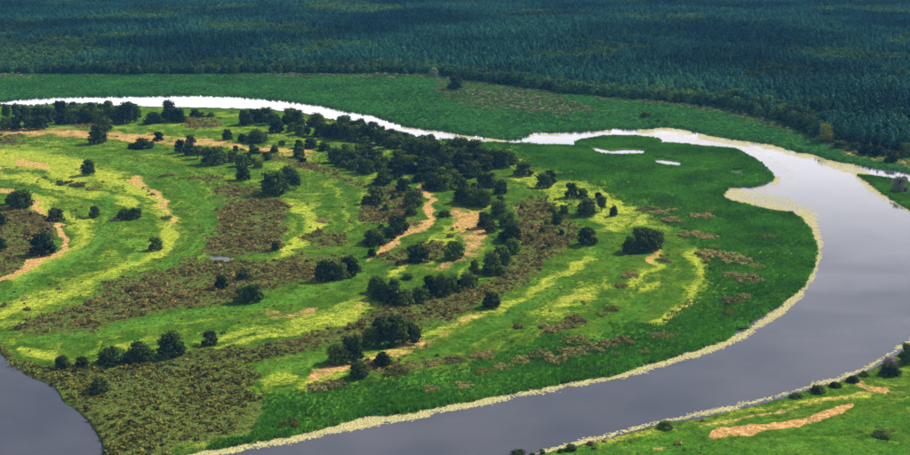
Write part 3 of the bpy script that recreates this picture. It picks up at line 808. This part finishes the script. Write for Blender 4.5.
trees(0, 90, 3.033, [(705,225,36,36),(735,240,40,40),(752,222,28,28),(738,280,44,48)], 'tree in the short line running down beside the hedge', 'line beside the hedge')
trees(0, 90, 3.033, [(832,325,84,74),(880,290,60,58),(898,305,36,50)], '', 'big pair at the brown scrub', labels=['large round dark tree at the top of the brown scrub field', 'tall tree behind the large round one at the brown scrub', 'narrow tree at the right of the large round one at the brown scrub'])
trees(0, 90, 3.033, [(785,243,30,26)], '', None, labels=['pale yellow-green bush beside the short tree line'], mat='lime')
trees(0, 90, 3.033, [(267,265,44,46),(170,405,58,44),(287,392,32,34)], '', 'lone trees on the left meadow', labels=['broad round tree on the tan bare strip at left', 'lone round tree at the top of the left lime meadow', 'small upright tree alone in the middle of the left lime meadow'])
trees(0, 90, 3.033, [(66,366,66,58),(36,350,38,38)], '', 'tree pair at the left scrub', labels=['smaller left tree of the pair at the left scrub', 'bigger right tree of the pair at the left scrub'])
trees(0, 90, 3.033, [(376,396,44,34),(410,396,38,36)], '', 'twin trees on the dark green swale', labels=['left one of the twin trees on the dark green swale', 'right one of the twin trees on the dark green swale'])
trees(0, 170, 3.957, [(170,345,102,96),(10,240,44,60),(12,330,40,55)], '', 'trees in the left scrub', labels=['upper of the two trees cut by the left picture edge', 'lower of the two trees cut by the left picture edge', 'large round tree on the left scrub beside the bare tan strip'])
trees(0, 170, 3.957, [(615,322,60,52)], '', None, labels=['lone egg-shaped tree on the lime scroll of the left meadow'])
# middle left and lower left
trees(0, 230, 3.033, [(672,182,42,40),(742,155,46,36),(835,70,26,28)], '', 'small trees in the brown scrub', labels=['small round tree standing inside the brown scrub, lowest of three', 'small wide tree in the brown scrub, middle of three', 'tiny round tree at the right corner of the upper brown scrub'])
trees(0, 230, 3.033, [(735,230,56,46),(770,230,60,56)], 'dark tree of the merged pair at the lower brown scrub edge', 'merged pair at the scrub edge')
trees(0, 230, 3.033, [(520,388,86,76),(420,403,92,66),(333,413,78,58),(637,355,52,44),(250,415,42,32),(188,425,42,42)], '', 'row above the lower left thicket',
      labels=['first small bush-like tree of the row near the lower left water', 'second small tree of the row near the lower left water', 'middle-sized tree in the row, left of the two big ones', 'big wide tree in the row, left of the tallest', 'tallest round tree of the lower left row', 'small round tree apart at the right end of the lower left row'])
trees(0, 340, 3.957, [(395,225,86,66)], '', None, labels=['low round dark bush in the olive thicket near the lower left water'], kind='bush', name='bush', cat='bush')
# belt along the river, centre
trees(250, 110, 3.033, [(-105+88,50,40,48),(-10,52,40,42),(15,45,46,42),(48,42,50,45),(80,72,46,42),(62,50,40,36),(122,45,50,45),(155,76,36,42),(145,45,44,40),(200,55,60,45),(215,85,50,48),(250,92,50,48),(290,60,55,40),(285,97,55,52),(322,100,52,48),(360,104,60,52),(330,70,50,40),(372,58,44,20)],
      'dark tree packed in the belt along the far river, left half', 'river belt, left half')
trees(250, 110, 3.033, [(400,112,50,45),(415,100,50,36),(440,122,60,45),(460,112,50,40),(490,138,60,50),(530,148,60,52),(510,125,50,40),(570,160,60,55),(560,135,50,40),(600,172,60,58),(640,142,62,56),(610,140,50,45),(640,192,60,58),(680,155,60,56),(680,206,50,45),(712,192,52,52),(700,165,50,50)],
      'dark tree packed in the belt along the far river, right half', 'river belt, right half')
trees(250, 110, 3.033, [(742,178,50,54),(772,182,60,56),(792,172,40,42)], 'tree in the round clump closing the river belt', 'clump at the end of the river belt')
trees(250, 110, 3.033, [(830,207,62,46)], '', None, labels=['lone round tree on the lime slope right after the river belt'])
trees(250, 110, 3.033, [(20,105,60,45),(15,138,32,22),(75,132,24,24),(150,152,34,34),(150,118,26,26),(185,122,40,34),(225,128,36,28)], 'small tree on the tan and scrub slope above the central meadow', 'slope trees above the central meadow')
trees(250, 110, 3.033, [(260,165,50,50),(300,172,50,48),(335,150,50,45),(355,200,50,45),(400,190,60,50),(405,235,60,55),(440,215,60,55),(480,190,60,50),(520,195,60,50),(380,160,50,40),(450,170,50,45),(465,255,45,42),(290,140,40,36),(320,165,44,40)],
      'dark tree inside the large thicket above the orange path', 'large thicket above the path')
trees(250, 110, 3.033, [(540,218,60,48),(550,250,60,55),(590,252,60,50),(612,236,50,50),(640,292,50,50),(670,298,50,55),(705,300,55,56),(725,242,50,50),(760,262,46,46),(690,270,50,42)],
      'dark tree inside the thicket right of the orange path', 'thicket right of the path')
trees(250, 110, 3.033, [(755,335,56,56),(780,364,50,48),(795,405,56,56),(797,437,46,40),(762,458,50,42)], 'tree in the line going down from the thicket beside the brown slope', 'line beside the brown slope')
trees(250, 110, 3.033, [(380,292,60,52),(352,292,32,26)], '', 'trees at the central meadow edge', labels=['small bush beside the round tree at the right edge of the central meadow', 'round tree at the right edge of the central meadow'])
trees(250, 110, 3.033, [(495,300,55,56),(490,323,38,34)], '', 'trees left of the orange path', labels=['lower small tree left of the top of the orange path', 'round tree left of the top of the orange path'])
trees(250, 110, 3.033, [(445,385,70,60),(382,415,82,50),(420,402,46,42)], 'tree in the clump left of the orange path bend', 'clump at the orange path')
trees(250, 110, 3.033, [(590,330,38,24),(370,448,28,26),(710,367,46,52)], '', 'small trees by the orange path', labels=['little round bush at the lower end of the orange path', 'low dark bush on the lime meadow right of the orange path', 'upright tree on the edge of the dry tan field'])
# centre
trees(250, 240, 3.033, [(232,132,66,62),(275,126,50,50),(303,116,62,62)], 'tree in the clump below the central scrub', 'clump below the central scrub')
trees(250, 240, 3.033, [(508,75,76,58),(620,68,60,54),(450,90,22,26),(480,123,36,18)], '', 'trees around the lower dry field', labels=['tiny upright bush in scrub below the orange path', 'low flat bush on the lime meadow above the long hedge clump', 'wide tree at the lower end of the orange path meadow', 'cone-shaped tree at the lower edge of the dry tan field'])
trees(250, 240, 3.033, [(385,172,54,52),(395,190,56,52),(425,203,66,58),(470,207,58,54),(515,195,50,46),(437,152,40,28)], 'tree in the left half of the long central clump', 'long central clump, left half')
trees(250, 240, 3.033, [(548,172,56,60),(582,180,62,66),(612,165,48,55),(660,155,52,50)], 'tree in the right half of the long central clump', 'long central clump, right half')
trees(250, 240, 3.033, [(680,110,38,45),(735,102,58,62),(775,92,46,56),(792,48,46,50)], 'tree in the line climbing from the long clump to the thicket', 'line climbing to the thicket')
trees(250, 240, 3.033, [(732,212,56,48)], '', None, labels=['lone round dark tree between the brown scrub and the long lime strip'])
trees(250, 240, 3.033, [(368,335,60,60),(410,334,70,84),(452,328,72,88),(492,320,58,62),(395,300,60,60),(440,292,60,60),(470,300,60,60)], 'tree in the biggest dark clump above the reeds', 'biggest dark clump')
trees(250, 240, 3.033, [(268,384,64,66),(308,377,72,76)], '', 'pair left of the biggest clump', labels=['left tree of the pair left of the biggest dark clump', 'right taller tree of the pair left of the biggest dark clump'])
trees(250, 240, 3.033, [(404,388,52,42),(330,425,58,50)], '', 'small trees below the biggest clump', labels=['dark rounded bush beside the brown scrub bank below the biggest clump', 'small neat round tree on the dry grass below the biggest clump'])
# right slope
trees(500, 140, 3.033, [(134,150,48,46),(152,136,40,40)], '', 'twin trees on the lime slope', labels=['left front one of the twin trees on the lime slope', 'right rear one of the twin trees on the lime slope'])
trees(500, 140, 3.033, [(215,178,42,46),(250,178,34,30)], '', 'leaning pair on the lime slope', labels=['bigger left tree of the leaning pair on the lime slope', 'smaller right tree of the leaning pair on the lime slope'])
trees(500, 140, 3.033, [(262,236,62,54),(308,222,40,50),(345,234,26,28),(298,178,20,22)], '', 'trees in the middle of the lime slope', labels=['broad round tree in the middle of the lime slope', 'tiny tree above the four trees of the lime slope', 'taller narrow tree right of the broad one on the lime slope', 'small round tree at the right end of the lime slope group'])
trees(500, 140, 3.033, [(170,272,42,54),(192,235,32,36),(265,325,60,52)], '', 'trees on the brown slope', labels=['upright tree at the right edge of the brown slope', 'small tree just above the upright one on the brown slope', 'round tree with a ragged crown low on the lime slope'])
trees(500, 140, 3.033, [(395,346,50,52),(425,342,66,72),(460,340,60,64),(482,330,44,52),(445,320,50,50)], 'tree in the wide dark clump at the edge of the reeds', 'wide clump at the reeds')
# smaller trees that fill the gaps of the belts
def fill(poly, n, wr, phrase, group, kinds=('round', 'tall', 'bush')):
    P_ = np.array(poly); got = []
    while len(got) < n:
        x, y = random.uniform(P_[:, 0].min(), P_[:, 0].max()), random.uniform(P_[:, 1].min(), P_[:, 1].max())
        if sdf_poly(poly, np.array([x]), np.array([y]))[0] < 0: continue
        if any(abs(x - a) < 3.2 and abs(y - c) < 1.6 for a, c in got): continue
        got.append((x, y))
    for i, (x, y) in enumerate(sorted(got)):
        w_px = random.uniform(*wr); wx, wy, z, sc_ = base_of(x, y, w_px)
        bushy = phrase.startswith('little bush')
        plant_tree('bush' if bushy else 'small_tree', f'{phrase}, {ORD[i]}', 'bush' if bushy else 'tree', group, wx, wy, z - .1, w_px / sc_ * 1.2, w_px / sc_ * random.uniform(.8, 1.2), random.choice(kinds), 'leaf')
fill([(0, 118), (60, 114), (140, 118), (140, 124), (60, 126), (0, 128)], 14, (7, 11), 'small tree filling the left tree belt', 'fill of the left belt')
fill([(250, 118), (300, 124), (345, 134), (335, 142), (290, 134), (250, 128)], 14, (8, 12), 'small tree filling the upper river belt', 'fill of the upper river belt')
fill([(345, 132), (400, 142), (450, 152), (490, 168), (480, 176), (430, 160), (380, 150), (345, 144)], 18, (9, 14), 'small tree filling the lower river belt', 'fill of the lower river belt')
fill([(330, 158), (372, 156), (420, 170), (450, 180), (440, 192), (405, 186), (370, 180), (340, 170)], 18, (9, 14), 'small tree filling the thicket above the orange path', 'fill of the thicket')
fill([(455, 196), (495, 190), (512, 215), (516, 238), (500, 250), (490, 236), (480, 206)], 12, (8, 13), 'small tree filling the line down the brown slope', 'fill of the slope line')
fill([(372, 186), (410, 192), (418, 218), (392, 236), (368, 226), (360, 206)], 10, (5, 8), 'little bush scattered on the scrub left of the orange path', 'bushes on the scrub', ('bush',))
fill([(200, 152), (262, 150), (300, 160), (318, 170), (280, 172), (230, 166)], 12, (5, 8), 'little bush scattered on the slope above the central meadow', 'bushes on the slope', ('bush', 'round'))
fill([(515, 205), (545, 200), (570, 225), (565, 250), (530, 262), (518, 240)], 9, (5, 8), 'little bush scattered on the brown slope', 'bushes on the brown slope', ('bush',))
fill([(340, 126), (390, 136), (440, 146), (436, 152), (380, 142), (338, 132)], 18, (9, 13), 'small tree on the river side of the long belt', 'river side fill')
fill([(440, 150), (480, 158), (505, 172), (500, 180), (470, 172), (440, 160)], 14, (9, 14), 'small tree near the right end of the long belt', 'right end fill')
fill([(395, 160), (440, 166), (480, 182), (494, 196), (470, 198), (440, 188), (400, 172)], 18, (9, 14), 'small tree between the long belt and the dry field', 'fill above the dry field')
fill([(60, 112), (140, 112), (145, 118), (60, 120)], 10, (8, 12), 'small tree on the river side of the left belt', 'left belt river side')
fill([(372, 292), (420, 300), (460, 288), (500, 268), (506, 276), (460, 298), (415, 308), (372, 302)], 10, (8, 13), 'small tree filling the long central clump', 'central clump fill')
# right shore
trees(680, 60, 3.957, [(575,335,72,76)], '', None, labels=['bright yellow-green round tree at the right forest edge'], mat='lime')
trees(680, 60, 3.957, [(630,358,62,34),(690,366,44,34),(740,382,70,52),(787,385,50,42),(835,410,52,46),(892,392,56,56)], 'dark bushy tree in the row on the sandy right shore', 'row on the sandy right shore')
trees(680, 60, 3.957, [(450,255,90,70),(330,225,110,85),(215,190,80,70),(545,275,80,60)], 'large rounded tree standing out in front of the right forest edge', 'large trees at the right forest edge', mat='leaf_far')
trees(680, 60, 3.957, [(212,150,34,26)], '', None, labels=['whitish tree top among the dark trees of the right forest edge'], mat='silver')
trees(680, 170, 3.957, [(872,92,66,62)], '', None, labels=['grey willow on the reed islet at the right edge'], mat='silver')
trees(230, 60, 3.957, [(805,70,36,38)], '', None, labels=['small whitish tree before the middle of the far forest edge'], mat='silver')
trees(230, 60, 3.957, [(890,125,60,58)], '', None, labels=['bluish rounded tree on the far meadow near the forest edge'], mat='leaf_far')
trees(460, 60, 3.957, [(735,232,48,26),(820,252,28,15),(785,245,20,12)], 'low shrub on the far meadow above the right river reach', 'shrubs on the far meadow', kind='bush', name='shrub', cat='shrub')
# near bank, bottom
trees(480, 340, 3.957, [(150,462,80,48),(208,455,32,26),(246,452,32,32),(360,442,50,30),(320,448,30,18)], 'dark waterside tree at the bottom edge of the near bank', 'trees at the bottom edge', kind=None)
trees(480, 340, 3.957, [(735,357,72,36)], '', None, labels=['wide dark bush on the near bank, alone midway along the shore'], kind='bush', name='bush', cat='bush')
trees(480, 340, 3.957, [(438,417,36,18)], '', None, labels=['little reddish bush on the near bank shore'], kind='bush', mat='redbush', name='bush', cat='bush')
trees(680, 340, 3.957, [(545,214,66,38),(460,233,62,20),(615,192,56,24),(683,172,60,30),(730,146,46,24)], 'dark bush in the row along the near shore', 'row on the near shore', kind='bush', name='bush', cat='bush')
trees(680, 340, 3.957, [(832,148,94,52)], '', None, labels=['broad dark bush at the right end of the near shore'], kind='bush', name='bush', cat='bush')
trees(680, 340, 3.957, [(832,105,62,48)], '', None, labels=['grey flowering bush behind the broad one on the near shore'], kind='bush', mat='pinkgrey', name='bush', cat='bush')
trees(680, 340, 3.957, [(905,98,80,80)], '', None, labels=['tall dark tree cut by the right edge on the near shore'])
trees(680, 340, 3.957, [(800,392,84,28)], '', None, labels=['low dark bush lying on the bottom right meadow'], kind='bush', name='bush', cat='bush')

# shrub mounds standing in the reeds and meadows: (x, y, rx, ry, label)
MV = [bush_mesh(1400, .034, .42, 13) for k in range(5)]
def mound(px, py, rx, ry, label, mat='scrub', group='brown shrub mounds'):
    wx, wy = ground(px, py, .8); z, _ = land_z(np.array([px]), np.array([py]), np.array([wx]), np.array([wy]))
    s_ = px_per_m(px, py); k = random.randrange(5)
    w_ = 2 * rx / s_; dpt = min(max(2 * (ry - 1.0) / s_ / .27, w_ * .30), w_ * 1.0)
    o = bpy.data.objects.new('shrub_mound', get_mesh('shrub_mound', ('mound', k), MV[k][0], MV[k][1], M[mat]))
    link(o); o.location = (float(wx), float(wy), float(z[0]) - .1); o.scale = (w_ * 1.25, dpt * 1.25, min(8.0, max(4.6, w_ * .5)))
    o.rotation_euler = (0, 0, random.choice((0, math.pi)) + random.uniform(-.15, .15))
    tag(o, label, 'shrub', group)
R = 'in the reeds'
for q in [
    (648, 210, 12, 3, 'thin brown shrub strip starting the diagonal row in the reeds'), (660, 215, 14, 3.5, 'second brown shrub strip of the diagonal row in the reeds'), (673, 222, 13, 4, 'lowest brown shrub strip of the diagonal row in the reeds'),
    (701, 217, 13, 3.5, 'brown shrub strip below a thin one, right of the diagonal row'), (708, 210.5, 8, 2.2, 'thin dark shrub strip highest right of the diagonal row'), (665, 205, 9, 2.2, 'thin dark shrub strip above the diagonal row'), (671, 211, 8, 3, 'short brown shrub strip right beside the diagonal row'),
    (690, 234, 14, 5, 'left half of the grey-brown shrub patch below the diagonal row'), (707, 236, 14, 5, 'right half of the grey-brown shrub patch below the diagonal row'), (716, 247, 7, 3, 'small dark shrub above the largest brown patch in the reeds'),
    (767, 236.5, 7, 3.2, 'lone small brown shrub nearest the bend of the bright water'), (715, 257, 16, 7, 'left part of the largest brown shrub patch in the reeds'), (737, 260, 18, 7, 'right part of the largest brown shrub patch in the reeds'),
    (757, 268, 10, 3.5, 'small dark shrub just right of the largest brown patch'), (730, 276, 10, 5, 'left part of the shrub patch below the largest brown patch'), (746, 280, 17, 6.5, 'right part of the shrub patch below the largest brown patch'),
    (732, 300.5, 12, 5, 'oval brown shrub mound with a smaller one at its right'), (747, 298, 8, 3.2, 'smaller mound right behind the oval brown shrub'), (732, 313, 8, 4, 'single dark oval shrub near the lower right reeds'),
    (658, 338, 10, 5, 'left half of the shrub mound above the lower river shore'), (670, 336, 10, 4.5, 'right half of the shrub mound above the lower river shore'), (602, 317, 6, 4, 'small dark round shrub below a brown one on the green swale'),
    (611, 310, 8, 3.2, 'small brown shrub above a dark one on the green swale'), (631, 277, 10, 5.5, 'brown shrub left of the tan spur'), (622, 288, 7, 5, 'dark brown shrub below left of the tan spur'), (664, 262, 9, 5, 'brown shrub right of the tan spur below the wide clump'),
    (552, 331, 14, 7, 'left part of the rounded brown clump below the lime lens'), (566, 328, 12, 7, 'middle part of the rounded brown clump below the lime lens'), (577, 322, 13, 7, 'upper right part of the rounded brown clump below the lime lens'),
    (622, 342, 14, 6.5, 'brown shrub ending the long shrub bank at its right'), (606, 346, 13, 6, 'second shrub from the right end of the long bank'), (590, 350, 15, 6.5, 'third shrub from the right end of the long bank'), (572, 354, 15, 7, 'fourth shrub from the right end of the long bank'), (556, 360, 16, 6, 'shrub at the lower middle of the long bank'), (540, 357, 16, 6.5, 'shrub at the upper middle of the long bank'), (520, 362, 14, 6.5, 'shrub near the left end of the long bank'), (505, 368, 12, 5, 'shrub at the left end of the long bank'), (575, 342, 14, 4.5, 'greenish shrub behind the long bank'),
    (617, 356, 4, 2.5, 'tiny round shrub in the reeds below the long bank'), (644, 353, 5.5, 2.2, 'tiny flat shrub in the reeds right of the long bank'),
    (290, 424, 12, 7, 'yellow-brown shrub alone near the lower shore weeds'), (316, 388, 13, 6, 'left half of the brown shrub strip at the lower meadow'), (336, 384, 13, 5.5, 'right half of the brown shrub strip at the lower meadow'),
    (431, 388, 11, 5, 'left one of two low shrubs at the reed edge'), (464, 384, 12, 5, 'right one of two low shrubs at the reed edge'), (486, 372.5, 11, 4.5, 'low olive shrub above the two at the reed edge'),
    (398, 372, 14, 7, 'brown bank shrub beside the dark rounded bush'), (434, 362, 12, 4.5, 'left shrub of the thin row above the reed edge'), (455, 360, 13, 4.5, 'middle shrub of the thin row above the reed edge'), (480, 355, 13, 4.5, 'right shrub of the thin row above the reed edge'),
    (63, 183, 9, 4.5, 'left shrub of the low dark row on the upper left meadow'), (78, 187, 10, 4, 'middle shrub of the low dark row on the upper left meadow'), (92, 190, 8, 3.5, 'right shrub of the low dark row on the upper left meadow'), (44.5, 178, 4, 3, 'tiny round shrub left of the low dark row'),
    (170, 177, 9, 2.6, 'flat grey-brown shrub alone on the upper green swale'), (165, 218, 6, 3.5, 'tiny shrub beside the tan streak of the lime scroll'), (118, 219, 8, 4, 'low brown shrub at the foot of the twin trees'), (321, 222, 9, 4, 'flat brown shrub in the middle of the central meadow'),
    (415, 225, 9, 6, 'brown shrub tucked beside the orange path bend'), (437, 246, 7, 4, 'brown shrub right of the wide tree below the orange path'),
    (744, 335, 8, 3, 'dark green shrub out in the pale shore weed'), (741, 325, 9, 3.5, 'dark green shrub where the reeds meet the pale weed'),
    (562, 240, 9, 4, 'low shrub beside the ragged tree on the slope')]:
    mt = 'reed' if 'pale' in q[4] else ('scrub_green' if any(t in q[4] for t in ('olive', 'greenish', 'dark', 'yellow', 'green swale')) else 'mound')
    mound(*q, mat=mt)

# front rows of the far forest, tree by tree
PN = [pine_mesh(420, .028, k) for k in range(6)]
pt = join([cone_tube((0, 0, -.02), (0, 0, .55), .018, .013, 6), cone_tube((0, 0, .55), (0, 0, .92), .013, .004, 5)])
# landmarks along the forest edge, left to right
SECT = [(60, 'forest edge at the far left'), (120, 'forest edge over the reflecting reach'), (180, 'forest edge over the bright reach'), (240, 'forest edge left of the pale brush'), (300, 'forest edge over the pale brush'), (360, 'forest edge above the river bend'),
        (415, 'forest edge left of the whitish tree'), (470, 'forest edge behind the whitish tree'), (525, 'forest edge over the grey brush'), (580, 'forest edge past the grey brush'), (640, 'forest edge over the reed island'),
        (700, 'forest edge above the low shrubs'), (760, 'forest edge over the right reach'), (820, 'forest edge left of the yellow-green tree'), (865, 'forest edge behind the yellow-green tree'), (1100, 'forest edge at the right margin')]
seen = {}
for (wx, wy, X, Y, h_, isb) in sorted(FRONT, key=lambda q: q[2]):
    z = float(land_z(np.array([X]), np.array([Y]), np.array([wx]), np.array([wy]))[0][0])
    sec = next(t for lim, t in SECT if X < lim)
    n_ = seen[(sec, isb)] = seen.get((sec, isb), -1) + 1
    if isb:
        plant_tree('broadleaf_tree', f'rounded tree in the {sec}, {ORD[n_]}', 'tree', 'front rank of the forest', wx, wy, z - .1, h_ * random.uniform(.62, .86), h_ * .82, random.choice(('round', 'tall', 'wide')), 'leaf_far')
    else:
        e = bpy.data.objects.new('pine_tree', None); COL.objects.link(e)
        e.location = (wx, wy, z - .1); e.scale = (h_ * 1.05, h_ * 1.05, h_); e.rotation_euler = (0, 0, random.uniform(0, 6.28))
        k = random.randrange(6)
        link(bpy.data.objects.new('crown', get_mesh('crown', ('pine', k), PN[k][0], PN[k][1], M['pine'])), e)
        link(bpy.data.objects.new('trunk', get_mesh('trunk', ('pinetrunk',), pt[0], pt[1], M['pinebark'])), e)
        tag(e, f'dark pine in the {sec}, {ORD[n_]}', 'tree', 'front rank of the forest')

# ------------------------------------------------------------------ haze
hz = NB('haze_air')
pv = hz.n('VolumePrincipled')
pv.inputs['Color'].default_value = (.09, .42, 1.0, 1)
pv.inputs['Density'].default_value = .000027
pv.inputs['Anisotropy'].default_value = .0
hz.l(pv.outputs[0], hz.out.inputs['Volume'])
x0, x1, y0, y1, z0, z1 = -45000, 45000, -3000, 60000, -3, 206
hv = [(x, y, z) for z in (z0, z1) for y in (y0, y1) for x in (x0, x1)]
hf = [(0, 2, 3, 1), (4, 5, 7, 6), (0, 1, 5, 4), (2, 6, 7, 3), (0, 4, 6, 2), (1, 3, 7, 5)]
ho = mesh_obj('haze', hv, hf, hz.m); link(ho); tag(ho, 'thin blue summer haze over the valley', 'haze', kind='stuff')
